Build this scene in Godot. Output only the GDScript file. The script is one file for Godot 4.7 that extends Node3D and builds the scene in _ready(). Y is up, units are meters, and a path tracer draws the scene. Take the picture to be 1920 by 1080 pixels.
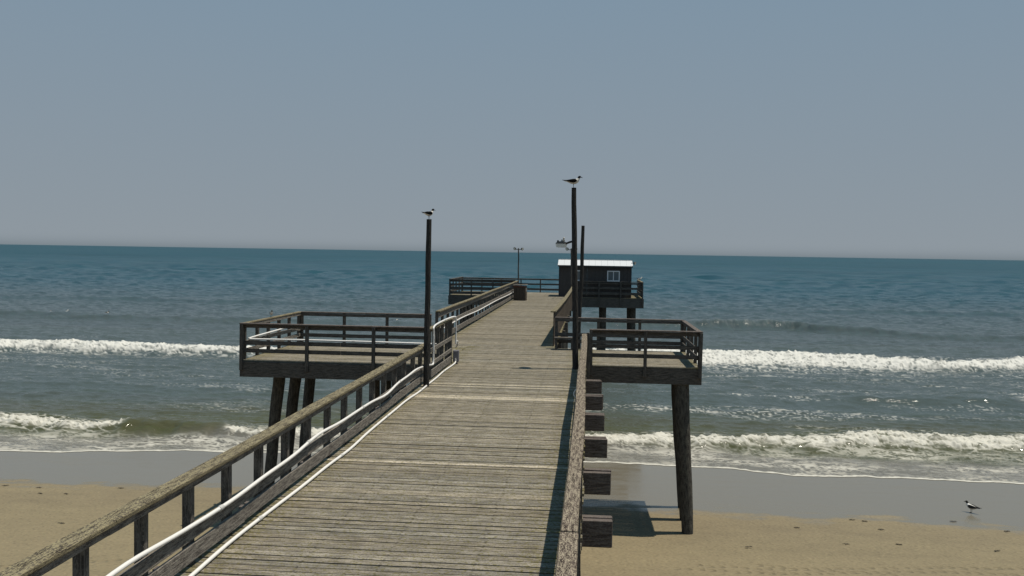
extends Node3D

const DECK := 4.92          # deck top above the sand at the platform piles
const SEA := -0.55
var rng := RandomNumberGenerator.new()
var counts := {}
var mesh_cache := {}
var M := {}

# ------------------------------------------------------------------ helpers
func lin(r: float, g: float, b: float) -> Color:
	return Color(r, g, b).linear_to_srgb()

func numbered(parent: Node, called: String) -> String:
	var k := str(parent.get_instance_id()) + called
	var n: int = counts.get(k, 0)
	counts[k] = n + 1
	return called if n == 0 else "%s_%03d" % [called, n]

func put(parent: Node, called: String, o: Node) -> Node:
	o.name = numbered(parent, called)
	parent.add_child(o, true)
	return o

func tag(o: Node, label: String, category: String, group := "") -> Node:
	o.set_meta("label", label)
	o.set_meta("category", category)
	if group != "":
		o.set_meta("group", group)
	return o

func thing(called: String, label: String, category: String, at := Vector3.ZERO, turn := 0.0, group := "") -> Node3D:
	var o := Node3D.new()
	put(self, called, o)
	o.position = at
	o.rotation.y = turn
	tag(o, label, category, group)
	return o

func part(parent: Node, called: String) -> Node3D:
	var o := Node3D.new()
	put(parent, called, o)
	return o

func mi(parent: Node, called: String, mesh: Mesh, m: Material) -> MeshInstance3D:
	var o := MeshInstance3D.new()
	o.mesh = mesh
	if m:
		o.material_override = m
	put(parent, called, o)
	return o

func noise(s: int, freq: float, oct := 3, kind := FastNoiseLite.TYPE_SIMPLEX_SMOOTH) -> FastNoiseLite:
	var n := FastNoiseLite.new()
	n.seed = s
	n.noise_type = kind
	n.frequency = freq
	n.fractal_type = FastNoiseLite.FRACTAL_FBM if oct > 1 else FastNoiseLite.FRACTAL_NONE
	n.fractal_octaves = oct
	return n

# chamfered box, length on x, height on y, width on z
func box_mesh(l: float, h: float, w: float, c: float, uv: Rect2) -> ArrayMesh:
	var key := "%.3f/%.3f/%.3f/%.3f/%s" % [l, h, w, c, str(uv)]
	if mesh_cache.has(key):
		return mesh_cache[key]
	var half := Vector3(l, h, w) * 0.5
	var pos := PackedVector3Array()
	var nor := PackedVector3Array()
	var uvs := PackedVector2Array()
	var idx := PackedInt32Array()
	for k in 8:
		var sg := Vector3(1 if k & 1 else -1, 1 if k & 2 else -1, 1 if k & 4 else -1)
		for a in 3:
			var p := Vector3.ZERO
			for b in 3:
				p[b] = sg[b] * (half[b] - (0.0 if a == b else c))
			var n := Vector3.ZERO
			n[a] = sg[a]
			pos.append(p)
			nor.append(n)
			var fv: float = (p.y / h + 0.5) if a == 2 else (p.z / w + 0.5)
			uvs.append(Vector2(uv.position.x + uv.size.x * (p.x / l + 0.5), uv.position.y + uv.size.y * fv))
	var tri := func(i: int, j: int, k: int):
		var mid: Vector3 = pos[i] + pos[j] + pos[k]
		var face: Vector3 = (pos[j] - pos[i]).cross(pos[k] - pos[i])
		if face.dot(mid) > 0:
			idx.append_array([i, k, j])
		else:
			idx.append_array([i, j, k])
	for a in 3:
		var b := (a + 1) % 3
		var d := (a + 2) % 3
		for s in 2:
			var q := []
			for e in [[0, 0], [1, 0], [1, 1], [0, 1]]:
				q.append(((s << a) | (e[0] << b) | (e[1] << d)) * 3 + a)
			tri.call(q[0], q[1], q[2])
			tri.call(q[0], q[2], q[3])
		for s in 2:
			for t in 2:
				var k0: int = (s << a) | (t << b)
				var k1: int = k0 | (1 << d)
				tri.call(k0 * 3 + a, k1 * 3 + a, k1 * 3 + b)
				tri.call(k0 * 3 + a, k1 * 3 + b, k0 * 3 + b)
	for k in 8:
		tri.call(k * 3, k * 3 + 1, k * 3 + 2)
	var m := arr_mesh(pos, nor, uvs, PackedColorArray(), idx)
	mesh_cache[key] = m
	return m

func arr_mesh(pos: PackedVector3Array, nor: PackedVector3Array, uvs: PackedVector2Array, col: PackedColorArray, idx: PackedInt32Array) -> ArrayMesh:
	var a := []
	a.resize(Mesh.ARRAY_MAX)
	a[Mesh.ARRAY_VERTEX] = pos
	a[Mesh.ARRAY_NORMAL] = nor
	if uvs.size():
		a[Mesh.ARRAY_TEX_UV] = uvs
	if col.size():
		a[Mesh.ARRAY_COLOR] = col
	a[Mesh.ARRAY_INDEX] = idx
	var m := ArrayMesh.new()
	m.add_surface_from_arrays(Mesh.PRIMITIVE_TRIANGLES, a)
	return m

# a timber from a to b; w across, h along up
func timber(parent: Node, called: String, a: Vector3, b: Vector3, w: float, h: float, m: Material, up := Vector3.UP, ch := 0.006) -> MeshInstance3D:
	var l := snappedf((b - a).length(), 0.01)
	var v := rng.randi() % 5
	var uv := Rect2(v * 0.37, v * 0.23, l / 2.5, maxf(w, h) / 0.5)
	var o := mi(parent, called, box_mesh(l, h, w, minf(ch, minf(w, h) * 0.3), uv), m)
	var x := (b - a).normalized()
	var z := x.cross(up).normalized()
	var y := z.cross(x)
	o.transform = Transform3D(Basis(x, y, z), (a + b) * 0.5)
	return o

func tube_mesh(pts: Array, radii: Array, sides := 10, capped := true, uscale := 1.0) -> ArrayMesh:
	var pos := PackedVector3Array()
	var nor := PackedVector3Array()
	var uvs := PackedVector2Array()
	var idx := PackedInt32Array()
	var n := pts.size()
	var ref := Vector3.UP
	var t0: Vector3 = (pts[1] - pts[0]).normalized()
	if absf(t0.dot(ref)) > 0.8:
		ref = Vector3.BACK
	var u := t0.cross(ref).normalized()
	var run := 0.0
	for i in n:
		var t: Vector3
		if i == 0:
			t = t0
		elif i == n - 1:
			t = (pts[i] - pts[i - 1]).normalized()
		else:
			t = ((pts[i + 1] - pts[i]).normalized() + (pts[i] - pts[i - 1]).normalized()).normalized()
		u = (u - t * u.dot(t)).normalized()
		var w := t.cross(u)
		if i > 0:
			run += (pts[i] - pts[i - 1]).length()
		var r: float = radii[mini(i, radii.size() - 1)]
		for k in sides + 1:
			var an := TAU * k / sides
			var d := u * cos(an) + w * sin(an)
			pos.append(pts[i] + d * r)
			nor.append(d)
			uvs.append(Vector2(run * uscale / 2.5, float(k) / sides))
	for i in n - 1:
		for k in sides:
			var a := i * (sides + 1) + k
			var b := a + sides + 1
			idx.append_array([a, b, a + 1, a + 1, b, b + 1])
	if capped:
		for e in 2:
			var i: int = 0 if e == 0 else n - 1
			var t: Vector3 = (pts[0] - pts[1]).normalized() if e == 0 else (pts[n - 1] - pts[n - 2]).normalized()
			var c := pos.size()
			pos.append(pts[i])
			nor.append(t)
			uvs.append(Vector2(0.5, 0.5))
			for k in sides + 1:
				pos.append(pos[i * (sides + 1) + k])
				nor.append(t)
				uvs.append(Vector2(0.5, 0.5) + Vector2.from_angle(TAU * k / sides) * 0.05)
			for k in sides:
				if e == 0:
					idx.append_array([c, c + 1 + k, c + 2 + k])
				else:
					idx.append_array([c, c + 2 + k, c + 1 + k])
	return arr_mesh(pos, nor, uvs, PackedColorArray(), idx)

func smooth_pts(p: Array, sub := 4) -> Array:
	var out := []
	for i in p.size() - 1:
		var a: Vector3 = p[maxi(i - 1, 0)]
		var b: Vector3 = p[i]
		var c: Vector3 = p[i + 1]
		var d: Vector3 = p[mini(i + 2, p.size() - 1)]
		for k in sub:
			out.append(b.cubic_interpolate(c, a, d, float(k) / sub))
	out.append(p[p.size() - 1])
	return out

func pole_mesh(a: Vector3, b: Vector3, r0: float, r1: float, wob: float, s: int, sides := 14) -> ArrayMesh:
	var n := noise(s, 0.5, 2)
	var pts := []
	var rad := []
	var k := 12
	for i in k + 1:
		var t := float(i) / k
		pts.append(a.lerp(b, t) + Vector3(n.get_noise_1d(t * 4), 0, n.get_noise_1d(50 + t * 4)) * wob)
		rad.append(lerpf(r0, r1, t) * (1.0 + 0.06 * n.get_noise_1d(90 + t * 9)))
	return tube_mesh(pts, rad, sides)

# ------------------------------------------------------------------ textures
func image_from(w: int, h: int, f: Callable) -> Image:
	var d := PackedByteArray()
	d.resize(w * h * 3)
	var i := 0
	for y in h:
		for x in w:
			var c: Color = f.call(x, y)
			d[i] = clampi(int(c.r * 255.0), 0, 255)
			d[i + 1] = clampi(int(c.g * 255.0), 0, 255)
			d[i + 2] = clampi(int(c.b * 255.0), 0, 255)
			i += 3
	return Image.create_from_data(w, h, false, Image.FORMAT_RGB8, d)

func tex(img: Image) -> ImageTexture:
	img.generate_mipmaps()
	return ImageTexture.create_from_image(img)

func wood_material(s: int, base: Color, dark: Color, spot: Color, spot_amount: float, rough := 0.9) -> StandardMaterial3D:
	var g := noise(s, 0.02, 3)
	var b := noise(s + 1, 0.03, 3)
	var p := noise(s + 2, 0.11, 2)
	var hgt := Image.create(512, 256, false, Image.FORMAT_L8)
	var img := image_from(512, 256, func(x: int, y: int) -> Color:
		var gr := g.get_noise_2d(x * 0.5, y * 9.0)
		var bl := b.get_noise_2d(x * 0.6, y * 1.6)
		var k := clampf(0.55 + gr * 0.9 + bl * 0.7, 0.0, 1.0)
		var c := dark.lerp(base, k)
		var sp := smoothstep(0.62 - spot_amount, 0.80 - spot_amount, p.get_noise_2d(x * 1.0, y * 1.7) + 0.5 + bl * 0.5)
		c = c.lerp(spot, sp * 0.85)
		hgt.set_pixel(x, y, Color(1, 1, 1) * clampf(0.5 + gr * 0.8 + sp * 0.2, 0, 1))
		return c)
	var m := StandardMaterial3D.new()
	m.albedo_texture = tex(img)
	hgt.bump_map_to_normal_map(3.0)
	m.normal_enabled = true
	m.normal_texture = tex(hgt)
	m.normal_scale = 0.7
	m.roughness = rough
	m.metallic_specular = 0.25
	return m

# 32 plank faces, one per row: each row is the top of a whole plank
func deck_material() -> StandardMaterial3D:
	var g := noise(11, 0.02, 3)
	var b := noise(12, 0.012, 3)
	var al := noise(13, 0.05, 3)
	var rowt := []
	for r in 32:
		rowt.append([rng.randf_range(0.82, 1.14), rng.randf_range(-0.04, 0.04), rng.randf_range(0.15, 1.0), rng.randf_range(0.1, 0.9)])
	rowt[30] = [1.9, 0.03, 0.1, 0.1]
	rowt[31] = [1.75, 0.03, 0.15, 0.15]
	var img := image_from(1024, 1024, func(x: int, y: int) -> Color:
		var r: int = y >> 5
		var t: Array = rowt[r]
		var yy: int = y & 31
		var oy := r * 211.0
		var gr := g.get_noise_2d(x * 0.35, yy * 7.0 + oy)
		var bl := b.get_noise_2d(x * 1.0 + r * 37, yy * 3.0 + oy)
		var k: float = clampf(1.0 + gr * 0.48 + bl * 0.42, 0.35, 1.45) * t[0]
		var c := Color(0.207 + t[1] * 0.15, 0.184, 0.150 - t[1] * 0.15) * k
		# yellow-green algae growing along both edges of the walkway
		var fx := x / 1024.0
		var edge: float = maxf(smoothstep(0.16, 0.0, fx) * t[3], smoothstep(0.80, 1.0, fx) * t[2])
		var an: float = smoothstep(0.12, 0.4, al.get_noise_2d(x * 1.2, yy * 2.5 + oy) + edge * 0.7)
		c = c.lerp(Color(0.125, 0.110, 0.042) * (0.7 + k * 0.35), an * 0.75)
		var sp := al.get_noise_2d(x * 3.0 + 500, yy * 6.0 + oy)
		if sp < -0.36:
			c = c * 0.45
		# rust stains round the nails over each stringer
		for nx in [55, 290, 500, 745, 985]:
			if absi(x - nx - (r * 7) % 11) < 4 and (yy in [6, 7, 8, 23, 24, 25]):
				c = c * 0.42
		return c.linear_to_srgb())
	var m := StandardMaterial3D.new()
	m.albedo_texture = tex(img)
	m.roughness = 0.92
	m.metallic_specular = 0.2
	return m

func flat_mat(c: Color, rough := 0.6, metal := 0.0) -> StandardMaterial3D:
	var m := StandardMaterial3D.new()
	m.albedo_color = c
	m.roughness = rough
	m.metallic = metal
	return m

# ------------------------------------------------------------------ sand and sea
func sand_height(_x: float, z: float) -> float:
	if z < -26.0:
		return 0.05 * (z + 26.0)
	return 0.035 * minf(z + 26.0, 40.0)

var shore := [Vector2(-90, -33.5), Vector2(-40, -33.9), Vector2(-24, -34.75), Vector2(-15.8, -36.4), Vector2(-10, -36.9), Vector2(-4, -36.6), Vector2(1, -37.0), Vector2(5.1, -36.7), Vector2(8.5, -35.75), Vector2(12, -35.95), Vector2(17, -35.7), Vector2(30, -35.3), Vector2(80, -34.5)]

func along(tab: Array, x: float, comp := 1) -> float:
	var n := tab.size()
	if x <= tab[0][0]:
		return tab[0][comp]
	for i in n - 1:
		if x < tab[i + 1][0]:
			var t: float = (x - tab[i][0]) / (tab[i + 1][0] - tab[i][0])
			t = t * t * (3.0 - 2.0 * t)
			return lerpf(tab[i][comp], tab[i + 1][comp], t)
	return tab[n - 1][comp]

func build_sand():
	var wn := noise(31, 0.09, 4)
	var fn := noise(32, 0.35, 3)
	var sp := noise(33, 0.5, 2)
	var big := noise(34, 0.012, 3)
	var w := 2048
	var h := 1024
	# x -48..48, z -44..4
	var rough := PackedByteArray()
	rough.resize(w * h)
	var hd := PackedByteArray()
	hd.resize(w * h)
	var wet_edge := [Vector2(-48, -28.6), Vector2(-19, -29.1), Vector2(-13, -29.6), Vector2(-6, -29.8), Vector2(0, -29.0), Vector2(4, -28.7), Vector2(6, -28.5), Vector2(9, -28.8), Vector2(13, -28.2), Vector2(18, -27.9), Vector2(48, -27.0)]
	var edge_of := PackedFloat32Array()
	edge_of.resize(w)
	for x in w:
		var wx := -48.0 + 96.0 * x / w
		edge_of[x] = along(wet_edge, wx) + wn.get_noise_2d(wx * 4.0, 3.0) * 0.5
	var img := image_from(w, h, func(x: int, y: int) -> Color:
		var wx := -48.0 + 96.0 * x / w
		var wz := -44.0 + 48.0 * y / h
		var n1 := wn.get_noise_2d(wx * 6.0, wz * 14.0)
		var n2 := fn.get_noise_2d(x * 1.0, y * 2.0)
		var n3 := sp.get_noise_2d(x * 1.3, y * 1.3)
		var bg := big.get_noise_2d(wx * 4.0, wz * 20.0)
		var e: float = edge_of[x]
		var wet: float = smoothstep(0.45, -0.75, wz - e + n1 * 0.9 + n2 * 0.18)
		var damp: float = smoothstep(3.2, -0.5, wz - e + bg * 1.6 + n1 * 0.5)
		var k := 1.0 + n2 * 0.10 + n1 * 0.08 + bg * 0.10
		var c := Color(0.184, 0.148, 0.085) * k
		c = c.lerp(Color(0.163, 0.130, 0.077) * k, damp)
		c = c.lerp(Color(0.150, 0.134, 0.100), wet)
		if n3 > 0.52 and wet < 0.5:
			c = c * 0.72
		elif n3 < -0.55 and wet < 0.5:
			c = c * 1.25
		var i: int = y * w + x
		rough[i] = int(255.0 * lerpf(0.92, clampf(0.15 + n1 * 0.10 + bg * 0.06, 0.06, 0.3), wet))
		hd[i] = clampi(int(128.0 + (1.0 - wet) * (n2 * 26.0 + n1 * 14.0 + n3 * 18.0)), 0, 255)
		return c.linear_to_srgb())
	# tyre ruts and rows of footprints pressed into the dry sand
	for tr in [[Vector2(2.4, -22.75), Vector2(12, -23.7)], [Vector2(3.0, -23.15), Vector2(13, -24.2)], [Vector2(4.6, -23.45), Vector2(8.2, -23.2)], [Vector2(-14.5, -20.6), Vector2(-11.0, -21.9)]]:
		var a: Vector2 = tr[0]
		var b: Vector2 = tr[1]
		var steps := int(a.distance_to(b) / 0.30)
		for k in steps:
			var p := a.lerp(b, float(k) / steps)
			p.y += rng.randf_range(-0.05, 0.05) + 0.12 * sin(k * 0.21)
			var cx := int((p.x + 48.0) / 96.0 * w)
			var cy := int((p.y + 44.0) / 48.0 * h)
			for dy in range(-2, 3):
				for dx in range(-3, 4):
					var q := 1.0 - (dx * dx / 10.0 + dy * dy / 4.5)
					if q > 0:
						var i: int = (cy + dy) * w + cx + dx
						hd[i] = clampi(int(hd[i] - 110.0 * q), 0, 255)
	var m := StandardMaterial3D.new()
	m.albedo_texture = tex(img)
	m.roughness = 1.0
	m.roughness_texture = tex(Image.create_from_data(w, h, false, Image.FORMAT_L8, rough))
	var hi := Image.create_from_data(w, h, false, Image.FORMAT_L8, hd)
	hi.bump_map_to_normal_map(4.5)
	m.normal_enabled = true
	m.normal_texture = tex(hi)
	m.normal_scale = 0.8
	m.metallic_specular = 0.5
	var pos := PackedVector3Array()
	var nor := PackedVector3Array()
	var uvs := PackedVector2Array()
	var idx := PackedInt32Array()
	var un := noise(35, 0.08, 3)
	var nx := 160
	var nz := 140
	for j in nz + 1:
		for i in nx + 1:
			var x := -60.0 + 120.0 * i / nx
			var z := -62.0 + 82.0 * j / nz
			var dry: float = smoothstep(-29.0, -24.0, z)
			pos.append(Vector3(x, sand_height(x, z) + dry * 0.05 * un.get_noise_2d(x * 3, z * 5), z))
			nor.append(Vector3(0, 1, -0.04).normalized())
			uvs.append(Vector2((x + 48.0) / 96.0, (z + 44.0) / 48.0))
	for j in nz:
		for i in nx:
			var a := j * (nx + 1) + i
			idx.append_array([a, a + 1, a + nx + 1, a + 1, a + nx + 2, a + nx + 1])
	var o := mi(self, "beach_sand", arr_mesh(pos, nor, uvs, PackedColorArray(), idx), m)
	o.set_meta("kind", "structure")
	o.set_meta("label", "tan beach sand, wet and shiny towards the water")

# crest lines: x, z of the crest, height, foam on the front, length of the foam
var wave_lines := [
	[[-90, -38.0, 0.34, 1.0, 0.77], [-28, -40.3, 0.35, 1.0, 0.77], [-23.6, -40.2, 0.35, 1.0, 0.64], [-22.3, -40.1, 0.38, 0.75, 0.51], [-21.4, -40.1, 0.60, 0.0, 0.42], [-17.2, -40.3, 0.52, 0.0, 0.42], [-16.0, -39.9, 0.29, 0.55, 0.51], [-12, -39.9, 0.29, 0.75, 0.68], [-4, -40.2, 0.30, 0.75, 0.77], [0.5, -40.8, 0.29, 0.85, 0.77], [5, -41.6, 0.34, 0.95, 0.94], [6.6, -42.0, 0.35, 0.42, 0.77], [9.8, -42.2, 0.37, 0.45, 0.85], [11, -42.4, 0.37, 1.0, 1.06], [15, -43.2, 0.37, 1.0, 1.10], [16.5, -43.3, 0.39, 0.4, 0.94], [18, -43.4, 0.38, 1.0, 1.10], [24, -43.9, 0.38, 1.0, 1.10], [60, -44.5, 0.38, 1.0, 1.10]],
	[[-120, -68.0, 0.55, 1.0, 1.4], [-56, -70.0, 0.55, 1.0, 1.5], [-46, -71.4, 0.60, 1.0, 1.7], [-40, -71.6, 0.66, 1.0, 1.9], [-35, -71.0, 0.58, 1.0, 1.4], [-27, -70.6, 0.52, 1.0, 1.0], [-20, -71.5, 0.45, 0.8, 1.2], [-8, -74, 0.4, 0.6, 1.6], [4, -77, 0.42, 0.9, 4.0], [10, -78.0, 0.45, 1.0, 6.0], [18, -76.8, 0.5, 1.0, 4.8], [24, -75.0, 0.54, 1.0, 2.6], [28.5, -73.6, 0.56, 0.75, 1.4], [32, -74.4, 0.56, 0.7, 1.3], [37, -77.0, 0.6, 1.0, 2.0], [70, -80, 0.55, 1.0, 2.4]],
	[[-140, -103, 0.5, 0.0, 0.5], [-70, -103, 0.6, 0.0, 0.5], [-45, -102, 0.5, 0.0, 0.5], [-25, -104, 0.25, 0.0, 0.5], [-5, -107, 0.3, 0.0, 0.5], [8, -108.5, 0.85, 0.05, 0.5], [22, -111.0, 0.95, 0.10, 0.6], [29, -107, 0.8, 0.0, 0.5], [38, -102, 0.45, 0.0, 0.5], [60, -100, 0.25, 0.0, 0.5], [120, -100, 0.3, 0.0, 0.5]],
	[[-60, -54, 0.10, 0.0, 0.5], [-20, -53, 0.14, 0.0, 0.5], [10, -55, 0.12, 0.0, 0.5], [20, -55.4, 0.3, 0.0, 0.5], [25.5, -55.6, 0.34, 0.0, 0.5], [27, -56, 0.34, 0.4, 0.5], [60, -56, 0.2, 0.2, 0.5]],
	[[-160, -140, 0.3, 0, 0.5], [-60, -138, 0.4, 0, 0.5], [0, -143, 0.25, 0, 0.5], [60, -146, 0.4, 0, 0.5], [140, -140, 0.3, 0, 0.5]],
]

func build_sea():
	var n_a := noise(41, 1.0, 2)
	var n_b := noise(42, 1.0, 2)
	var n_c := noise(43, 1.0, 2)
	var n_f := noise(44, 1.0, 3)
	var n_w := noise(45, 1.0, 2)
	var lace := noise(46, 1.0, 1, FastNoiseLite.TYPE_CELLULAR)
	lace.cellular_return_type = FastNoiseLite.RETURN_DISTANCE2_SUB
	lace.cellular_jitter = 1.0
	var ss := [0.0]
	while ss[-1] < 30000.0:
		var d: float = 36.0 + ss[-1]
		ss.append(ss[-1] + maxf(0.07, minf(0.32 * d * d / 7761.0, d * 0.4)))
	var rows := ss.size()
	var cols := 1000
	var pos := PackedVector3Array()
	var col := PackedColorArray()
	var foam := PackedFloat32Array()
	pos.resize(rows * (cols + 1))
	col.resize(rows * (cols + 1))
	foam.resize(rows * (cols + 1))
	var i := 0
	for r in rows:
		var s: float = ss[r]
		var dz: float = ss[mini(r + 1, rows - 1)] - s if r < rows - 1 else dz_last(ss)
		var reach := 36.0 + s
		var far_amp := clampf((s - 15.0) / 70.0, 0.0, 1.0)
		var bl: float = smoothstep(3.0, 30.0, s)
		for j in cols + 1:
			var u := 2.0 * j / cols - 1.0
			var x: float = u * (0.78 * reach + 9.0) if u < 0 else u * (0.58 * reach + 9.0)
			var zs := -36.3
			if s < 30.0:
				zs = along(shore, x) + n_w.get_noise_2d(x * 0.5, 7.0) * 0.22 + n_w.get_noise_2d(x * 1.9, 17.0) * 0.06
			var z := lerpf(zs, -36.3, bl) - s
			var y := SEA
			var f := 0.0
			var face := 0.0
			if s < 190.0:
				var shallow: float = smoothstep(0.5, 7.0, s)
				# thin swash sheet running up the beach
				var edge_y := sand_height(x, zs) + 0.012
				y = lerpf(edge_y, SEA, smoothstep(0.0, 5.0, s))
				var warp := n_w.get_noise_2d(x * 0.35, z * 0.6)
				var hh := 0.10 * n_a.get_noise_2d(x * 0.06, z * 0.21) + 0.11 * n_b.get_noise_2d(x * 0.26, z * 0.85) + 0.042 * n_c.get_noise_2d(x * 0.95, z * 2.6)
				y += hh * shallow + (1.0 - shallow) * 0.012 * (1.0 + n_c.get_noise_2d(x * 1.3, z * 2.5)) * smoothstep(0.0, 0.6, s)
				for wl in wave_lines:
					var zc0: float = wl[0][1]
					if absf(z - zc0) > 16.0:
						continue
					var zc := along(wl, x, 1) + 0.7 * n_w.get_noise_2d(x * 0.12, zc0) + 0.18 * n_w.get_noise_2d(x * 0.8, zc0)
					var a := along(wl, x, 2) * (1.0 + 0.16 * n_w.get_noise_2d(x * 0.5, zc0 * 2.0))
					var fo := along(wl, x, 3)
					var fl := along(wl, x, 4)
					var q := z - zc          # positive towards the beach
					var big := zc0 / -40.0
					var prof := 0.0
					if q < 0:
						prof = exp(-q * q / (2.0 * 3.2 * big))
					else:
						var steep := 0.55 * sqrt(big) + fl * 0.28 * fo
						prof = exp(-q * q / (2.0 * steep * steep))
					y += a * prof
					if q > 0 and q < 6.0:
						y -= a * 0.14 * exp(-pow((q - 2.0 * sqrt(big)) / 1.0, 2.0))
					if fo > 0.01 and q > -2.5 and q < fl * 1.9 + 1.0:
						var ragged := n_f.get_noise_2d(x * 0.55, z * 0.9) * 0.9 + n_f.get_noise_2d(x * 1.9, z * 2.6) * 0.5
						var front: float = smoothstep(fl * 1.25, fl * 0.75, q + ragged * fl * 0.35)
						var back: float = smoothstep(-0.55 * big, 0.05, q + ragged * 0.55)
						var body: float = front * back * smoothstep(0.0, 0.55, fo + ragged * 0.55 * (1.0 - absf(fo * 2.0 - 1.0)))
						var lumps := absf(n_f.get_noise_2d(x * 1.3, z * 1.7)) * 0.30 + absf(n_f.get_noise_2d(x * 3.3, z * 4.1)) * 0.16
						y += body * lumps * (0.45 + 0.25 * big)
						var holes: float = smoothstep(0.26, 0.46, n_f.get_noise_2d(x * 0.8 + 90.0, z * 2.2))
						var torn := n_f.get_noise_2d(x * 2.4 + 70.0, z * 4.8) + 0.6 * n_f.get_noise_2d(x * 0.7 + 20.0, z * 2.0)
						var keep: float = smoothstep(-0.42, -0.10, torn + (body - 0.75) * 0.5)
						f = maxf(f, body * (1.0 - 0.75 * holes) * (0.25 + 0.75 * keep))
						# scattered foam left behind and pushed ahead
						var ahead: float = smoothstep(fl * 1.9 + 1.0, fl * 0.9, q) * smoothstep(-2.5, -0.4, q)
						var lc := lace.get_noise_2d(x * 0.9 + warp * 2.0, z * 1.9 + warp) + 1.0
						f = maxf(f, ahead * fo * smoothstep(0.16, 0.03, lc) * 0.8)
				# lace of foam on the swash
				if s < 7.5:
					var ahead1: float = smoothstep(0.3, 1.1, z - along(wave_lines[0], x, 1) - 0.4)
					var dens: float = ahead1 * smoothstep(7.5, 4.5, s) * clampf(0.42 + 0.75 * n_f.get_noise_2d(x * 0.16, z * 0.4), 0.05, 0.9)
					var wx := x + 0.8 * n_f.get_noise_2d(x * 0.7, z * 0.9)
					var wz := z + 0.5 * n_f.get_noise_2d(x * 0.7 + 40.0, z * 0.9)
					var l1 := lace.get_noise_2d(wx * 0.75, wz * 1.7) + 1.0
					var l2 := lace.get_noise_2d(wx * 2.1 + 30.0, wz * 4.3) + 1.0
					var fl1: float = smoothstep(0.17, 0.05, l1) * 1.0
					var fl2: float = smoothstep(0.24, 0.08, l2) * 0.75
					var sheet: float = smoothstep(0.0, 0.5, n_f.get_noise_2d(x * 0.45, z * 1.3 + 60.0)) * 0.4
					f = maxf(f, dens * clampf(maxf(fl1, fl2) + sheet, 0.0, 1.0))
					f = maxf(f, 0.95 * smoothstep(0.30, 0.08, s + 0.10 * n_f.get_noise_2d(x * 3.0, 5.0)))
				# streaks between the two breakers
				elif s < 46.0:
					var side := 1.0 if x > -2.0 else 0.0
					var st: float = smoothstep(0.12, 0.45, n_f.get_noise_2d(x * 0.05 + 11.0, z * 0.20)) * lerpf(0.45, 0.85, side)
					st = maxf(st, side * smoothstep(24.0, 34.0, s) * 0.8 * smoothstep(-0.2, 0.3, n_f.get_noise_2d(x * 0.1, z * 0.3)))
					if st > 0.02:
						var l3 := lace.get_noise_2d(x * 0.55 + warp * 3.0, z * 1.9 + warp * 1.5) + 1.0
						f = maxf(f, st * smoothstep(0.13, 0.02, l3) * 0.75)
			if far_amp > 0.0:
				# wind chop whose visible wavelength grows with distance
				var wl2 := maxf(dz, 0.5)
				y += far_amp * minf(0.26 * wl2, 1.2) * (0.4 * n_b.get_noise_2d(x / (9.0 * wl2), r * 0.35) + 0.9 * n_c.get_noise_2d(x / (4.2 * wl2), r * 1.05))
			# body colour of the water: sandy olive in the shallows, teal offshore
			var off: float = smoothstep(4.5, 18.0, s)
			var deep: float = smoothstep(30.0, 200.0, s)
			var c := Color(0.064, 0.066, 0.032).lerp(Color(0.062, 0.076, 0.074), off)
			c = c.lerp(Color(0.011, 0.050, 0.067), deep)
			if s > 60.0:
				c = c * (1.0 + 0.26 * n_f.get_noise_2d(x / (12.0 * dz + 3.0) + 31.0, r * 0.9))  # light and dark wave streaks of the far sea painted into its colour
			if s < 4.2:
				c = c.lerp(Color(0.115, 0.107, 0.088), smoothstep(4.2, 2.6, s))
			c = c.lerp(Color(0.56, 0.55, 0.51) if s > 12.0 else Color(0.53, 0.51, 0.45), clampf(f, 0, 1))
			pos[i] = Vector3(x, y, z)
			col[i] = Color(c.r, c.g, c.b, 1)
			foam[i] = f
			i += 1
	var nor := PackedVector3Array()
	nor.resize(pos.size())
	var cw := cols + 1
	for r in rows:
		var ru := maxi(r - 1, 0) * cw
		var rd := mini(r + 1, rows - 1) * cw
		for j in cw:
			var jl := maxi(j - 1, 0)
			var jr := mini(j + 1, cols)
			var a: Vector3 = pos[r * cw + jr] - pos[r * cw + jl]
			var b: Vector3 = pos[ru + j] - pos[rd + j]
			nor[r * cw + j] = b.cross(a).normalized()
	# the farther the water, the more waves fall inside one facet: bands of roughness
	var bands := 20
	var band_from := []
	var band_rough := []
	for k in bands:
		var t := float(k) / (bands - 1)
		band_from.append(0.0 if k == 0 else 8.0 * pow(90.0, t))
		band_rough.append(0.08 + 0.32 * t * t)
	var lists := []
	for k in bands + 1:
		lists.append(PackedInt32Array())
	for r in rows - 1:
		var band := 0
		for k in bands:
			if ss[r] >= band_from[k]:
				band = k
		for j in cols:
			var a := r * cw + j
			var b := a + cw
			if foam[a] + foam[a + 1] + foam[b] + foam[b + 1] > 1.3:
				lists[bands].append_array([a, b, a + 1, a + 1, b, b + 1])
			else:
				lists[band].append_array([a, b, a + 1, a + 1, b, b + 1])
	var rip := NoiseTexture2D.new()
	rip.width = 512
	rip.height = 512
	rip.seamless = true
	rip.as_normal_map = true
	rip.bump_strength = 5.0
	var rn := noise(47, 0.02, 4)
	rip.noise = rn
	var wm := StandardMaterial3D.new()
	wm.vertex_color_use_as_albedo = true
	wm.roughness = 0.10
	wm.metallic_specular = 0.25
	wm.normal_enabled = true
	wm.normal_texture = rip
	wm.normal_scale = 1.2
	wm.uv1_triplanar = true
	wm.uv1_world_triplanar = true
	wm.uv1_scale = Vector3(0.22, 0.5, 0.6)
	var fm := StandardMaterial3D.new()
	fm.vertex_color_use_as_albedo = true
	fm.roughness = 0.75
	fm.metallic_specular = 0.25
	var mesh := ArrayMesh.new()
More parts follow.
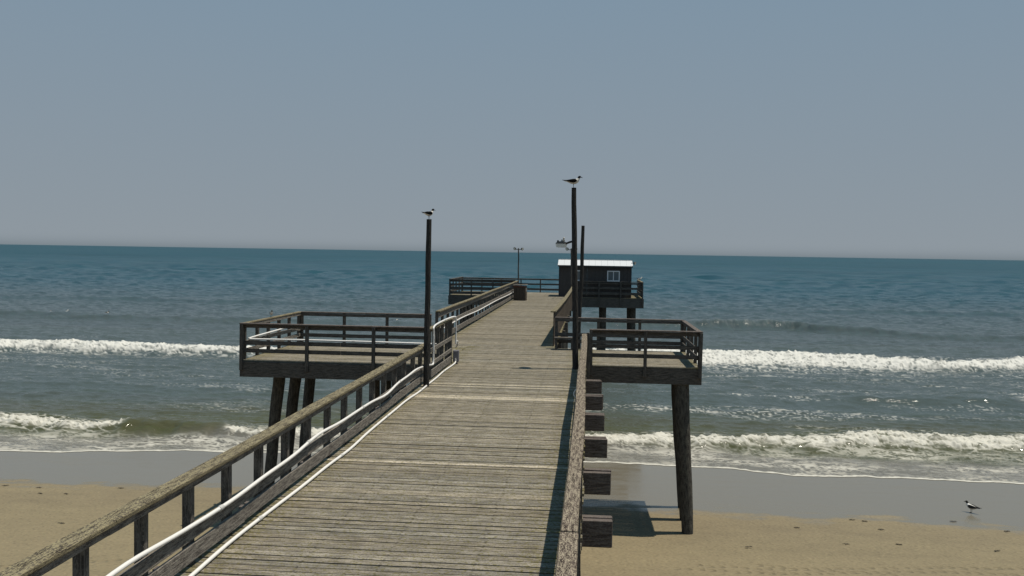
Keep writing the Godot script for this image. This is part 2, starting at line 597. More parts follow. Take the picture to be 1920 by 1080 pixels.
	for k in bands + 1:
		var a := []
		a.resize(Mesh.ARRAY_MAX)
		a[Mesh.ARRAY_VERTEX] = pos
		a[Mesh.ARRAY_NORMAL] = nor
		a[Mesh.ARRAY_COLOR] = col
		a[Mesh.ARRAY_INDEX] = lists[k]
		mesh.add_surface_from_arrays(Mesh.PRIMITIVE_TRIANGLES, a)
		if k < bands:
			var bm: StandardMaterial3D = wm.duplicate()
			bm.roughness = band_rough[k]
			mesh.surface_set_material(k, bm)
		else:
			mesh.surface_set_material(k, fm)
	var o := mi(self, "sea_water", mesh, null)
	o.set_meta("kind", "structure")
	o.set_meta("label", "grey-green sea with breaking waves and lacy foam")

func dz_last(ss: Array) -> float:
	return ss[-1] - ss[-2]

# ------------------------------------------------------------------ pier
var plank_total := 0
var far_st: SurfaceTool

func plank(parent: Node, x0: float, x1: float, z: float, w: float, fresh := false, yaw := 0.0):
	var l := snappedf(x1 - x0 + rng.randf_range(-0.03, 0.03), 0.02)
	var row := (30 + rng.randi() % 2) if fresh else rng.randi() % 30
	var uv := Rect2(0.0, row / 32.0 + 0.004, 1.0, 1.0 / 32.0 - 0.008)
	var mesh := box_mesh(l, 0.042, w, 0.005, uv)
	var b := Basis(Vector3.RIGHT, rng.randf_range(-0.02, 0.02)) * Basis(Vector3.UP, yaw + rng.randf_range(-0.0012, 0.0012))
	var at := Vector3((x0 + x1) * 0.5 + rng.randf_range(-0.012, 0.012), DECK - 0.021 + rng.randf_range(-0.006, 0.004), z)
	if plank_total < 300:
		var o := mi(parent, "plank", mesh, M.deck)
		o.transform = Transform3D(b, at)
	else:
		far_st.append_from(mesh, 0, Transform3D(b, at))
	plank_total += 1

func planks(parent: Node, x0: float, x1: float, z0: float, z1: float, tight := false):
	var z := z0
	while z > z1 + 0.08:
		var w := 0.126 + rng.randf_range(-0.006, 0.005)
		var fresh := rng.randf() < 0.004
		var yaw := 0.0
		for f in [-21.2, -21.5, -19.5, -19.64, -19.78]:
			if absf(z - f) < 0.073:
				fresh = true
		if absf(z + 18.95) < 0.07:
			yaw = 0.006
		plank(parent, x0, x1, z - w * 0.5, w, fresh, yaw)
		z -= w + (rng.randf_range(0.002, 0.007) if tight else rng.randf_range(0.012, 0.030))

# a run of cap boards with joints
func cap_run(r: Node, a: Vector3, b: Vector3, piece: float, w: float, h: float, m: Material, jit := 0.012):
	var l := (b - a).length()
	var n := maxi(1, int(round(l / piece)))
	var step := (b - a).normalized() * 0.003
	var off := Vector3.ZERO
	var side := (b - a).normalized().cross(Vector3.UP)
	for k in n:
		var nxt := side * rng.randf_range(-jit, jit) + Vector3.UP * rng.randf_range(-jit, jit) * 0.6
		timber(r, "cap_board", a.lerp(b, float(k) / n) + step + off, a.lerp(b, (k + 1.0) / n) - step + nxt, w + rng.randf_range(-0.004, 0.004), h, m, Vector3.UP, 0.012)
		off = nxt

func board_run(r: Node, a: Vector3, b: Vector3, piece: float, t: float, h: float, m: Material, jit := 0.012):
	var l := (b - a).length()
	var n := maxi(1, int(round(l / piece)))
	var step := (b - a).normalized() * 0.003
	var off := Vector3.ZERO
	for k in n:
		var nxt := Vector3.UP * rng.randf_range(-jit, jit)
		timber(r, "rail_board", a.lerp(b, float(k) / n) + step + off, a.lerp(b, (k + 1.0) / n) - step + nxt, t, h + rng.randf_range(-0.006, 0.006), m)
		off = nxt * rng.randf_range(0.3, 1.0)

func posts(r: Node, a: Vector3, b: Vector3, n: int, below: float, top: float, m: Material, size := 0.095):
	for k in n:
		var p := a.lerp(b, float(k) / maxf(n - 1, 1)) + Vector3(rng.randf_range(-0.006, 0.006), 0, rng.randf_range(-0.015, 0.015))
		var lean := Vector3(rng.randf_range(-0.012, 0.012), 0, rng.randf_range(-0.012, 0.012))
		timber(r, "post", Vector3(p.x, DECK - below, p.z), Vector3(p.x, DECK + top, p.z) + lean, size, size, m, Vector3.BACK)

func railing(parent: Node, a: Vector2, b: Vector2, inward: Vector2, n_posts: int, top: float, boards: Array, post_m: Material, board_m: Material, cap_m: Material, below := 0.25, cap_w := 0.17):
	var r := part(parent, "railing")
	var A := Vector3(a.x, DECK, a.y)
	var B := Vector3(b.x, DECK, b.y)
	var inn := Vector3(inward.x, 0, inward.y)
	posts(r, A, B, n_posts, below, top - 0.046, post_m)
	var along_v := (B - A).normalized() * 0.06
	cap_run(r, A - along_v + Vector3.UP * (top - 0.023) + inn * 0.025, B + along_v + Vector3.UP * (top - 0.023) + inn * 0.025, 3.1, cap_w, 0.045, cap_m)
	for bd in boards:
		var mid: float = (bd[0] + bd[1]) * 0.5
		board_run(r, A - along_v + Vector3.UP * mid + inn * 0.068, B + along_v + Vector3.UP * mid + inn * 0.068, 3.0, 0.038, bd[1] - bd[0], board_m)
	return r

func build_pier():
	var p := thing("pier", "long weathered wooden pier with side platforms running out over the surf", "pier")
	far_st = SurfaceTool.new()
	far_st.begin(Mesh.PRIMITIVE_TRIANGLES)
	# decks, nearest planks first
	var d1 := part(p, "walkway_deck")
	planks(d1, -4.12, -0.02, -5.6, -25.2)
	var d2 := part(p, "platform_deck")
	planks(d2, -10.13, -4.125, -25.22, -30.4, true)
	var d3 := part(p, "platform_deck")
	planks(d3, -4.12, -0.02, -25.2, -30.4)
	var d4 := part(p, "platform_deck")
	planks(d4, -0.015, 3.31, -26.05, -30.4, true)
	var d5 := part(p, "walkway_deck")
	planks(d5, -5.32, -1.06, -30.4, -66.4)
	planks(p, -10.45, 4.08, -66.45, -73.1, true)
	planks(p, -4.12, -0.02, 2.0, -5.55)
	var rest := mi(p, "far_planks", far_st.commit(), M.deck)
	rest.set_meta("kind", "stuff")
	# double cross beams with the ends sticking out on the right
	for k in 14:
		var z := 1.1 - 2.445 * k + 0.0
		if z < -25.0:
			break
		for s in [-1, 1]:
			var e := rng.randf_range(-0.03, 0.02)
			timber(p, "crossbeam", Vector3(-4.45, DECK - 0.225, z + s * 0.085), Vector3(0.39 + e, DECK - 0.225 + rng.randf_range(-0.008, 0.008), z + s * 0.085), 0.10, 0.34, M.beam, Vector3.UP, 0.012)
		if k % 2 == 0:
			for px in [-3.55, -0.75]:
				var b := Vector3(px + signf(px + 2.1) * 0.25, -1.2, z)
				mi(p, "pile", pole_mesh(b, Vector3(px, DECK - 0.06, z), 0.14, 0.17, 0.03, 200 + k), M.pile)
	for x in [-3.9, -2.1, -0.22]:
		timber(p, "stringer", Vector3(x, DECK - 0.15, 1.9), Vector3(x, DECK - 0.15, -25.1), 0.07, 0.2, M.dark)
	# platform skirts (fascia) and piles
	var f := part(p, "platform_frame")
	for q in [[-10.16, -4.2, -25.2, 0.04], [-0.01, 3.34, -26.08, 0.04]]:
		timber(f, "fascia", Vector3(q[0], DECK - 0.275, q[2]), Vector3(q[1], DECK - 0.275, q[2]), 0.07, 0.45, M.dark)
		timber(f, "fascia", Vector3(q[0], DECK - 0.275, -30.44), Vector3(q[1], DECK - 0.275, -30.44), 0.07, 0.45, M.dark)
		for z in [-26.3, -27.9, -29.6]:
			timber(f, "crossbeam", Vector3(q[0] + 0.05, DECK - 0.25, z), Vector3(q[1] - 0.05, DECK - 0.25, z), 0.2, 0.38, M.dark)
	timber(f, "fascia", Vector3(-10.13, DECK - 0.277, -25.24), Vector3(-10.13, DECK - 0.277, -30.4), 0.06, 0.445, M.dark)
	timber(f, "fascia", Vector3(3.305, DECK - 0.277, -26.12), Vector3(3.305, DECK - 0.277, -30.4), 0.06, 0.445, M.dark)
	timber(f, "fascia", Vector3(-4.2, DECK - 0.30, -30.47), Vector3(0.0, DECK - 0.30, -30.47), 0.06, 0.44, M.dark)
	var k2 := 0
	for z in [-26.3, -27.9, -29.6]:
		var sy := sand_height(0, z) - 0.7
		mi(p, "pile", pole_mesh(Vector3(-9.80 - k2 * 0.03, sy, z + 0.05), Vector3(-9.36, DECK - 0.42, z), 0.16, 0.185, 0.03, 220 + k2), M.pile)
		mi(p, "pile", pole_mesh(Vector3(3.11 + k2 * 0.10, sy, z + 0.06), Vector3(2.78 + k2 * 0.08, DECK - 0.42, z), 0.155 - k2 * 0.01, 0.235 - k2 * 0.02, 0.03, 230 + k2), M.pile)
		for px in [-6.4, -3.4, -0.9]:
			mi(p, "pile", pole_mesh(Vector3(px, sy, z), Vector3(px, DECK - 0.42, z), 0.15, 0.17, 0.03, 240 + k2), M.pile)
		k2 += 1
	# far walkway substructure
	for k in 8:
		var z := -33.5 - 4.6 * k
		timber(p, "crossbeam", Vector3(-5.5, DECK - 0.23, z), Vector3(-0.95, DECK - 0.23, z), 0.26, 0.35, M.dark)
		for px in [-4.8, -1.6]:
			mi(p, "pile", pole_mesh(Vector3(px, -4.0, z), Vector3(px, DECK - 0.3, z), 0.15, 0.17, 0.04, 260 + k), M.pile)
	for x in [-5.2, -3.2, -1.15]:
		timber(p, "stringer", Vector3(x, DECK - 0.15, -30.5), Vector3(x, DECK - 0.15, -66.4), 0.07, 0.2, M.dark)
	# far platform
	var ff := part(p, "platform_frame")
	for z in [-66.5, -73.12]:
		timber(ff, "fascia", Vector3(-10.55, DECK - 0.40, z), Vector3(4.14, DECK - 0.40, z), 0.08, 0.70, M.dark)
	for x in [-10.51, 4.10]:
		timber(ff, "fascia", Vector3(x, DECK - 0.41, -66.55), Vector3(x, DECK - 0.41, -73.07), 0.07, 0.68, M.dark)
	var k3 := 0
	for z in [-67.4, -70.0, -72.4]:
		for px in [-9.6, -6.6, -3.6, 1.16, 3.42]:
			mi(p, "pile", pole_mesh(Vector3(px + 0.10 + k3 * 0.06, -6.0, z), Vector3(px - k3 * 0.03, DECK - 0.5, z), 0.19, 0.23, 0.04, 280 + k3), M.pile)
			k3 = (k3 + 1) % 3
	# --- railings
	var LB := [[0.82, 0.915], [0.295, 0.43], [0.07, 0.24]]
	# near left
	var r := part(p, "railing")
	for k in 24:
		var z := -21.43 + 0.975 * k
		var lean := rng.randf_range(-0.012, 0.012)
		timber(r, "post", Vector3(-4.075, DECK - 0.35, z), Vector3(-4.075 + lean, DECK + 0.914, z + lean), 0.095, 0.095, M.post, Vector3.BACK)
	cap_run(r, Vector3(-4.02, DECK + 0.938, 1.8), Vector3(-4.02, DECK + 0.938, -21.9), 3.0, 0.185, 0.048, M.cap, 0.02)
	for bd in LB:
		board_run(r, Vector3(-4.006, DECK + (bd[0] + bd[1]) * 0.5, 1.8), Vector3(-4.006, DECK + (bd[0] + bd[1]) * 0.5, -21.9), 2.9, 0.04, bd[1] - bd[0], M.rail, 0.02)
	# taller stretch past the left pole
	var g := part(p, "railing")
	for k in 6:
		var z := lerpf(-22.3, -25.75, k / 5.0)
		var big := 0.12 if k == 5 else 0.08
		timber(g, "post", Vector3(-4.02, DECK - 0.3, z), Vector3(-4.02, DECK + 1.27, z), big, big, M.post, Vector3.BACK)
	cap_run(g, Vector3(-4.0, DECK + 1.293, -22.15), Vector3(-4.0, DECK + 1.293, -25.85), 4.0, 0.15, 0.045, M.cap)
	for bd in [[0.70, 0.80], [0.34, 0.45], [0.05, 0.24]]:
		board_run(g, Vector3(-3.955, DECK + (bd[0] + bd[1]) * 0.5, -22.2), Vector3(-3.955, DECK + (bd[0] + bd[1]) * 0.5, -25.6), 4.0, 0.038, bd[1] - bd[0], M.rail)
	# near right: the cap wanders a little
	var rr := part(p, "railing")
	var xs := [-0.12, -0.105, -0.125, -0.12, -0.10, -0.085, -0.10, -0.085, -0.07, -0.08]
	for k in 9:
		var a := Vector3(xs[k], DECK + 0.938 + rng.randf_range(-0.012, 0.012), 1.8 - 3.045 * k)
		var b := Vector3(xs[k + 1], DECK + 0.938 + rng.randf_range(-0.012, 0.012), 1.8 - 3.045 * (k + 1) + 0.01)
		timber(rr, "cap_board", a, b, 0.155 + rng.randf_range(-0.012, 0.012), 0.048, M.cap2, Vector3.UP, 0.012)
	for k in 12:
		var z := 1.3 - 2.445 * k
		timber(rr, "post", Vector3(-0.06, DECK - 0.4, z), Vector3(-0.08, DECK + 0.914, z), 0.095, 0.095, M.post, Vector3.BACK)
	for bd in LB:
		board_run(rr, Vector3(-0.135, DECK + (bd[0] + bd[1]) * 0.5, 1.8), Vector3(-0.115, DECK + (bd[0] + bd[1]) * 0.5, -25.6), 2.9, 0.038, bd[1] - bd[0], M.rail, 0.01)
	timber(rr, "post", Vector3(0.03, DECK - 0.5, -25.75), Vector3(0.03, DECK + 0.98, -25.75), 0.10, 0.10, M.dark, Vector3.BACK)
	# left platform
	var PB := [[0.945, 1.04], [0.44, 0.56], [0.21, 0.33]]
	railing(p, Vector2(-10.10, -25.26 + 0.10), Vector2(-4.2, -25.16), Vector2(0, -1), 4, 1.09, PB, M.dark, M.dark, M.beam, 0.30, 0.15)
	railing(p, Vector2(-10.10, -25.4), Vector2(-10.10, -30.3), Vector2(1, 0), 6, 1.085, PB, M.dark, M.rail, M.cap, 0.30, 0.15)
	railing(p, Vector2(-10.0, -30.36), Vector2(-5.45, -30.36), Vector2(0, 1), 4, 1.09, PB, M.dark, M.dark, M.beam, 0.30, 0.15)
	# right platform
	railing(p, Vector2(0.12, -26.0), Vector2(3.28, -26.0), Vector2(0, -1), 3, 1.07, [[0.92, 1.02], [0.52, 0.63], [0.24, 0.36]], M.dark, M.dark, M.beam, 0.30, 0.15)
	railing(p, Vector2(3.28, -26.2), Vector2(3.28, -30.3), Vector2(-1, 0), 5, 1.065, PB, M.dark, M.dark, M.beam, 0.30, 0.15)
	railing(p, Vector2(-1.05, -30.36), Vector2(3.2, -30.36), Vector2(0, 1), 4, 1.09, PB, M.dark, M.dark, M.beam, 0.30, 0.15)
	# far walkway, left
	var fl := part(p, "railing")
	posts(fl, Vector3(-5.27, 0, -30.7), Vector3(-5.27, 0, -65.3), 29, 0.3, 1.14, M.post)
	cap_run(fl, Vector3(-5.22, DECK + 1.165, -30.6), Vector3(-5.22, DECK + 1.165, -65.4), 4.2, 0.17, 0.05, M.cap, 0.02)
	for bd in [[0.95, 1.13], [0.52, 0.68], [0.10, 0.30]]:
		board_run(fl, Vector3(-5.20, DECK + (bd[0] + bd[1]) * 0.5, -30.6), Vector3(-5.20, DECK + (bd[0] + bd[1]) * 0.5, -65.3), 4.0, 0.04, bd[1] - bd[0], M.rail, 0.02)
	# far walkway, right: closed with upright boards on the outside
	var fr := part(p, "railing")
	var tops := [[-31.0, 1.22, -1.20], [-36.0, 1.12, -1.18], [-42.0, 1.05, -1.13], [-50.0, 1.02, -1.07], [-58.0, 1.02, -1.02], [-64.5, 1.03, -1.0]]
	for k in 5:
		timber(fr, "cap_board", Vector3(tops[k][2], DECK + tops[k][1], tops[k][0]), Vector3(tops[k + 1][2], DECK + tops[k + 1][1], tops[k + 1][0] + 0.02), 0.19, 0.05, M.cap, Vector3.UP, 0.012)
	var zz := -31.05
	while zz > -64.4:
		var t := along(tops_table(tops), -zz, 1)
		var xx := along(tops_table(tops), -zz, 2)
		var bw := 0.28
		timber(fr, "upright_board", Vector3(xx + 0.02 + rng.randf_range(0, 0.008), DECK - 0.25, zz - bw * 0.5), Vector3(xx + 0.02, DECK + t - 0.028, zz - bw * 0.5), bw - 0.012, 0.03, M.dark_brown, Vector3.RIGHT)
		zz -= bw
	# far platform railings
	var FB := [[1.02, 1.13], [0.60, 0.74], [0.18, 0.34]]
	railing(p, Vector2(-10.45, -66.46), Vector2(-5.5, -66.46), Vector2(0, -1), 4, 1.2, [[0.98, 1.14], [0.70, 0.86], [0.38, 0.60], [0.06, 0.26]], M.dark, M.dark, M.dark, 0.6)
	railing(p, Vector2(-10.45, -66.6), Vector2(-10.45, -73.0), Vector2(1, 0), 5, 1.195, FB, M.dark, M.dark, M.dark, 0.6)
	railing(p, Vector2(-10.4, -73.04), Vector2(-2.3, -73.04), Vector2(0, 1), 6, 1.14, FB, M.dark, M.dark, M.dark, 0.4)
	railing(p, Vector2(-0.8, -66.46), Vector2(4.04, -66.46), Vector2(0, -1), 4, 1.22, [[1.0, 1.12], [0.62, 0.78], [0.20, 0.40]], M.dark, M.dark, M.dark, 0.6)
	railing(p, Vector2(4.04, -66.6), Vector2(4.04, -73.0), Vector2(-1, 0), 5, 1.215, [[0.96, 1.12], [0.70, 0.84], [0.44, 0.58], [0.16, 0.32]], M.dark, M.dark, M.cap, 0.6)
	return p

var tt := []
func tops_table(t: Array) -> Array:
	if tt.is_empty():
		for a in t:
			tt.append([-a[0], a[1], a[2]])
	return tt

# ------------------------------------------------------------------ gulls
func sweep(pts: Array, sides: int, colour: Callable, flat := false) -> SurfaceTool:
	# pts: [x, y, half height, half width, z]
	var st := SurfaceTool.new()
	st.begin(Mesh.PRIMITIVE_TRIANGLES)
	st.set_smooth_group(0)
	var fine := []
	for i in pts.size() - 1:
		for k in 4:
			var row := []
			for c in 5:
				row.append(cubic_interpolate(pts[i][c], pts[i + 1][c], pts[maxi(i - 1, 0)][c], pts[mini(i + 2, pts.size() - 1)][c], k / 4.0))
			fine.append(row)
	fine.append(pts[-1])
	var n := fine.size()
	for i in n:
		var a: Array = fine[maxi(i - 1, 0)]
		var b: Array = fine[mini(i + 1, n - 1)]
		var t := Vector3(b[0] - a[0], b[1] - a[1], 0).normalized()
		var up := Vector3(-t.y, t.x, 0)
		if up.y < 0 and absf(t.x) > 0.5:
			up = -up
		for k in sides:
			var an := TAU * k / sides
			var v := Vector3(fine[i][0], fine[i][1], fine[i][4]) + up * cos(an) * maxf(fine[i][2], 0.0005) + Vector3(0, 0, 1) * sin(an) * maxf(fine[i][3], 0.0005)
			st.set_color(colour.call(float(i) / (n - 1), cos(an), v))
			st.add_vertex(v)
	for i in n - 1:
		for k in sides:
			var a := i * sides + k
			var b := i * sides + (k + 1) % sides
			for q in [a, a + sides, b, b, a + sides, b + sides]:
				st.add_index(q)
	return st

func make_gull(parent: Node3D, style: Dictionary):
	var hood: Color = style.hood
	var white := Color(0.62, 0.60, 0.56)
	var mantle: Color = style.mantle
	var bill: Color = style.bill
	var look: float = style.get("look", 0.0)
	var legs: bool = style.get("legs", true)
	var spine := [[-0.20, 0.150, 0.004, 0.024, 0], [-0.14, 0.147, 0.013, 0.030, 0], [-0.09, 0.142, 0.030, 0.038, 0], [-0.03, 0.136, 0.048, 0.050, 0], [0.03, 0.141, 0.055, 0.055, 0], [0.078, 0.160, 0.047, 0.047, 0], [0.106, 0.188, 0.034, 0.036, 0], [0.120, 0.214, 0.028, 0.029, 0], [0.130, 0.236, 0.029, 0.028, look], [0.145, 0.246, 0.026, 0.025, look], [0.162, 0.243, 0.017, 0.016, look * 1.4], [0.172, 0.239, 0.009, 0.008, look * 1.8], [0.195, 0.232, 0.006, 0.005, look * 2.6], [0.214, 0.222, 0.001, 0.001, look * 3.2]]
	var st := sweep(spine, 14, func(t: float, _up: float, v: Vector3) -> Color:
		if t > 0.845:
			return bill
		if v.y > 0.212 and v.x > 0.09:
			return hood
		return white)
	if legs:
		for s in [-1, 1]:
			var leg := [Vector3(0.012, 0.10, s * 0.022), Vector3(0.004, 0.055, s * 0.022), Vector3(0.010, 0.006, s * 0.022), Vector3(0.045, 0.002, s * 0.028)]
			var tm := tube_mesh(leg, [0.008, 0.0045, 0.004, 0.003], 6)
			append_coloured(st, tm, bill)
			append_coloured(st, tube_mesh([Vector3(0.010, 0.004, s * 0.022), Vector3(0.040, 0.002, s * 0.006)], [0.0035, 0.003], 5), bill)
	st.generate_normals()
	mi(parent, "body", st.commit(), M.feather)
	if style.get("flying", false):
		for s in [-1, 1]:
			var w := SurfaceTool.new()
			w.begin(Mesh.PRIMITIVE_TRIANGLES)
			w.set_smooth_group(0)
			var ribs := [[0.0, 0.07, -0.06, 0.0], [0.15, 0.085, -0.05, 0.06], [0.28, 0.07, -0.05, 0.07], [0.42, 0.0, -0.09, 0.03], [0.52, -0.09, -0.11, 0.0]]
			for rb in ribs:
				for q in [[rb[1], 0.0], [(rb[1] + rb[2]) * 0.5, 0.012], [rb[2], 0.0], [(rb[1] + rb[2]) * 0.5, -0.006]]:
					w.set_color(mantle if rb[0] < 0.4 else Color(0.02, 0.02, 0.022))
					w.add_vertex(Vector3(q[0], 0.155 + rb[3] + q[1], s * rb[0]))
			for a in 4:
				for b in 4:
					var i0 := a * 4 + b
					var i1 := a * 4 + (b + 1) % 4
					for q in [i0, i1, i0 + 4, i1, i1 + 4, i0 + 4]:
						w.add_index(q)
			w.generate_normals()
			mi(parent, "wing", w.commit(), M.feather)
	else:
		for s in [-1, 1]:
			var wing := [[0.080, 0.168, 0.010, 0.008, s * 0.040], [0.055, 0.163, 0.034, 0.014, s * 0.046], [0.0, 0.156, 0.043, 0.016, s * 0.047], [-0.07, 0.156, 0.032, 0.014, s * 0.038], [-0.14, 0.160, 0.016, 0.010, s * 0.024], [-0.20, 0.166, 0.009, 0.006, s * 0.012], [-0.255, 0.176, 0.002, 0.002, s * 0.004]]
			var sw := sweep(wing, 10, func(t: float, _up: float, _v: Vector3) -> Color:
				return Color(0.015, 0.015, 0.017) if t > 0.66 else mantle)
			sw.generate_normals()
			mi(parent, "wing", sw.commit(), M.feather)

func append_coloured(st: SurfaceTool, m: ArrayMesh, c: Color):
	var a := m.surface_get_arrays(0)
	var v: PackedVector3Array = a[Mesh.ARRAY_VERTEX]
	var ix: PackedInt32Array = a[Mesh.ARRAY_INDEX]
	var base: int = st.commit_to_arrays()[Mesh.ARRAY_VERTEX].size()
	for p in v:
		st.set_color(c)
		st.add_vertex(p)
	for q in ix:
		st.add_index(base + q)

func gull(called: String, label: String, at: Vector3, turn_deg: float, size: float, style: Dictionary, group := ""):
	var o := thing(called, label, "gull", at, deg_to_rad(turn_deg), group)
	make_gull(o, style)
	o.scale = Vector3.ONE * size
	return o

# ------------------------------------------------------------------ other things
func flood_head(parent: Node, at: Vector3, dir: Vector3):
	var a := at - dir.normalized() * 0.06
	var b := at + dir.normalized() * 0.10
	var o := mi(parent, "floodlight", tube_mesh([a, a.lerp(b, 0.3), b.lerp(a, 0.1), b], [0.05, 0.085, 0.12, 0.125], 12), M.black)
	mi(o, "lens", tube_mesh([b + dir.normalized() * 0.002, b + dir.normalized() * 0.012], [0.105, 0.10], 12), M.lens)

func light_pole(label: String, x: float, z: float, h: float, r: float):
	var o := thing("light_pole", label, "lamp post", Vector3(x, DECK, z), 0.0, "twin floodlight poles at the pier end")
	mi(o, "pole", pole_mesh(Vector3(0, -0.05, 0), Vector3(-0.03, h, 0), r, r * 0.8, 0.02, 300), M.dark)
	timber(o, "crossarm", Vector3(-0.32, h - 0.10, 0), Vector3(0.26, h - 0.10, 0), 0.05, 0.05, M.black)
	flood_head(o, Vector3(-0.30, h - 0.02, 0.03), Vector3(-0.5, -0.25, 0.7))
	flood_head(o, Vector3(0.24, h - 0.04, 0.03), Vector3(0.6, -0.3, 0.5))

func conduit(label: String, pts: Array, r: float, sub := 5):
	var o := thing("conduit", label, "pipe", pts[0], 0.0, "white conduits on the pier")
	var loc := []
	for p in pts:
		loc.append(p - pts[0])
	var fine := smooth_pts(loc, sub)
	mi(o, "pipe", tube_mesh(fine, [r], 8), M.pvc)
	var k := 7
	while k < fine.size() - 2:
		var d: Vector3 = (fine[k + 1] - fine[k]).normalized() * 0.045
		mi(o, "coupling", tube_mesh([fine[k] - d, fine[k] + d], [r * 1.28], 8), M.pvc_grey)
		k += 14
	return o

func build_hut():
	var x0 := -2.2
	var x1 := 3.2
	var z0 := -66.75
	var z1 := -69.5
	var h := thing("hut", "dark board hut with white metal roof at the end of the pier", "hut", Vector3(0.5, DECK, -68.1))
	var c := Vector3(-0.5, 0, 68.1)   # world to local
	var wall := part(h, "wall")
	# upright siding boards, all four sides, with window openings left in the front
	var wins := [[-1.34, -0.46], [1.40, 2.34]]
	var n := 18
	for k in n:
		var a := lerpf(x0, x1, float(k) / n)
		var b := lerpf(x0, x1, float(k + 1) / n)
		var m := (a + b) * 0.5
		var cut := false
		for w in wins:
			if m > w[0] - 0.02 and m < w[1] + 0.02:
				cut = true
		if cut:
			timber(wall, "siding_board", Vector3(m, 0.01, z0) + c, Vector3(m, 1.20, z0) + c, b - a - 0.008, 0.04, M.siding, Vector3.BACK)
			timber(wall, "siding_board", Vector3(m, 2.02, z0) + c, Vector3(m, 2.36, z0) + c, b - a - 0.008, 0.04, M.siding, Vector3.BACK)
		else:
			timber(wall, "siding_board", Vector3(m, 0.01, z0 + 0.0) + c, Vector3(m, 2.36, z0) + c, b - a - 0.008, 0.04, M.siding, Vector3.BACK)
		timber(wall, "siding_board", Vector3(m, 0.01, z1) + c, Vector3(m, 2.36, z1) + c, b - a - 0.008, 0.04, M.siding, Vector3.BACK)
	for k in 9:
		var a := lerpf(z0 - 0.03, z1 + 0.03, (k + 0.5) / 9.0)
		for x in [x0 + 0.02, x1 - 0.02]:
			timber(wall, "siding_board", Vector3(x, 0.01, a) + c, Vector3(x, 2.36, a) + c, 0.295, 0.038, M.siding, Vector3.RIGHT)
	for x in [x0 + 0.03, x1 - 0.03]:
		timber(wall, "corner_trim", Vector3(x, 0.0, z0 + 0.03) + c, Vector3(x, 2.36, z0 + 0.03) + c, 0.09, 0.03, M.trim_dark, Vector3.BACK)
	# white sheet roof: two pitches meeting at a ridge
	var roof := part(h, "roof")
	var zr := (z0 + z1) * 0.5
	var nr := 12
	for k in nr:
		var a := lerpf(x0 - 0.10, x1 + 0.10, (k + 0.5) / nr)
		var w := (x1 - x0 + 0.2) / nr - 0.004
		timber(roof, "roof_sheet", Vector3(a, 2.37, z0 + 0.28) + c, Vector3(a, 2.77, zr) + c, w, 0.03, M.white_roof)
		timber(roof, "roof_sheet", Vector3(a, 2.37, z1 - 0.28) + c, Vector3(a, 2.77, zr) + c, w, 0.03, M.white_roof)
	timber(roof, "eave_board", Vector3(x0 - 0.08, 2.31, z0 + 0.24) + c, Vector3(x1 + 0.08, 2.31, z0 + 0.24) + c, 0.03, 0.09, M.trim_dark)
	timber(roof, "ridge_cap", Vector3(x0 - 0.10, 2.795, zr) + c, Vector3(x1 + 0.10, 2.795, zr) + c, 0.16, 0.025, M.white_roof)
	for x in [x0 + 0.0, x1 - 0.0]:
		var gm := SurfaceTool.new()
		gm.begin(Mesh.PRIMITIVE_TRIANGLES)
		for s in [-0.02, 0.02]:
			for v in [Vector3(x + s, 2.34, z0), Vector3(x + s, 2.72, zr), Vector3(x + s, 2.34, z1)]:
				gm.add_vertex(v + c)
		gm.generate_normals()
		mi(wall, "gable", gm.commit(), M.siding)
	for w in wins:
		var win := part(h, "window")
		var a: float = w[0]
		var b: float = w[1]
		var y0 := 1.21
		var y1 := 2.01
		var zf := z0 + 0.035
		for q in [[Vector3(a, y0 + 0.04, zf), Vector3(b, y0 + 0.04, zf)], [Vector3(a, y1 - 0.04, zf), Vector3(b, y1 - 0.04, zf)]]:
			timber(win, "frame", q[0] + c, q[1] + c, 0.06, 0.085, M.white_trim)
		for q in [[a + 0.04, 0.085], [b - 0.04, 0.085], [(a + b) * 0.5, 0.06]]:
			timber(win, "frame", Vector3(q[0], y0 + 0.085, zf) + c, Vector3(q[0], y1 - 0.085, zf) + c, q[1], 0.055, M.white_trim, Vector3.BACK)
		for q in [[a + 0.085, (a + b) * 0.5 - 0.03], [(a + b) * 0.5 + 0.03, b - 0.085]]:
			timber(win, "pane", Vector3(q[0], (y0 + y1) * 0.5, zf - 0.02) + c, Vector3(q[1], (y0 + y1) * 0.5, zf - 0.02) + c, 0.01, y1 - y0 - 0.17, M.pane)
	flood_head(h, Vector3(x1 + 0.18, 2.62, z0 + 0.2) + c, Vector3(0.6, -0.4, 0.5))
	timber(h, "lamp_bracket", Vector3(x1 - 0.05, 2.60, z0 + 0.15) + c, Vector3(x1 + 0.16, 2.62, z0 + 0.2) + c, 0.04, 0.04, M.black)

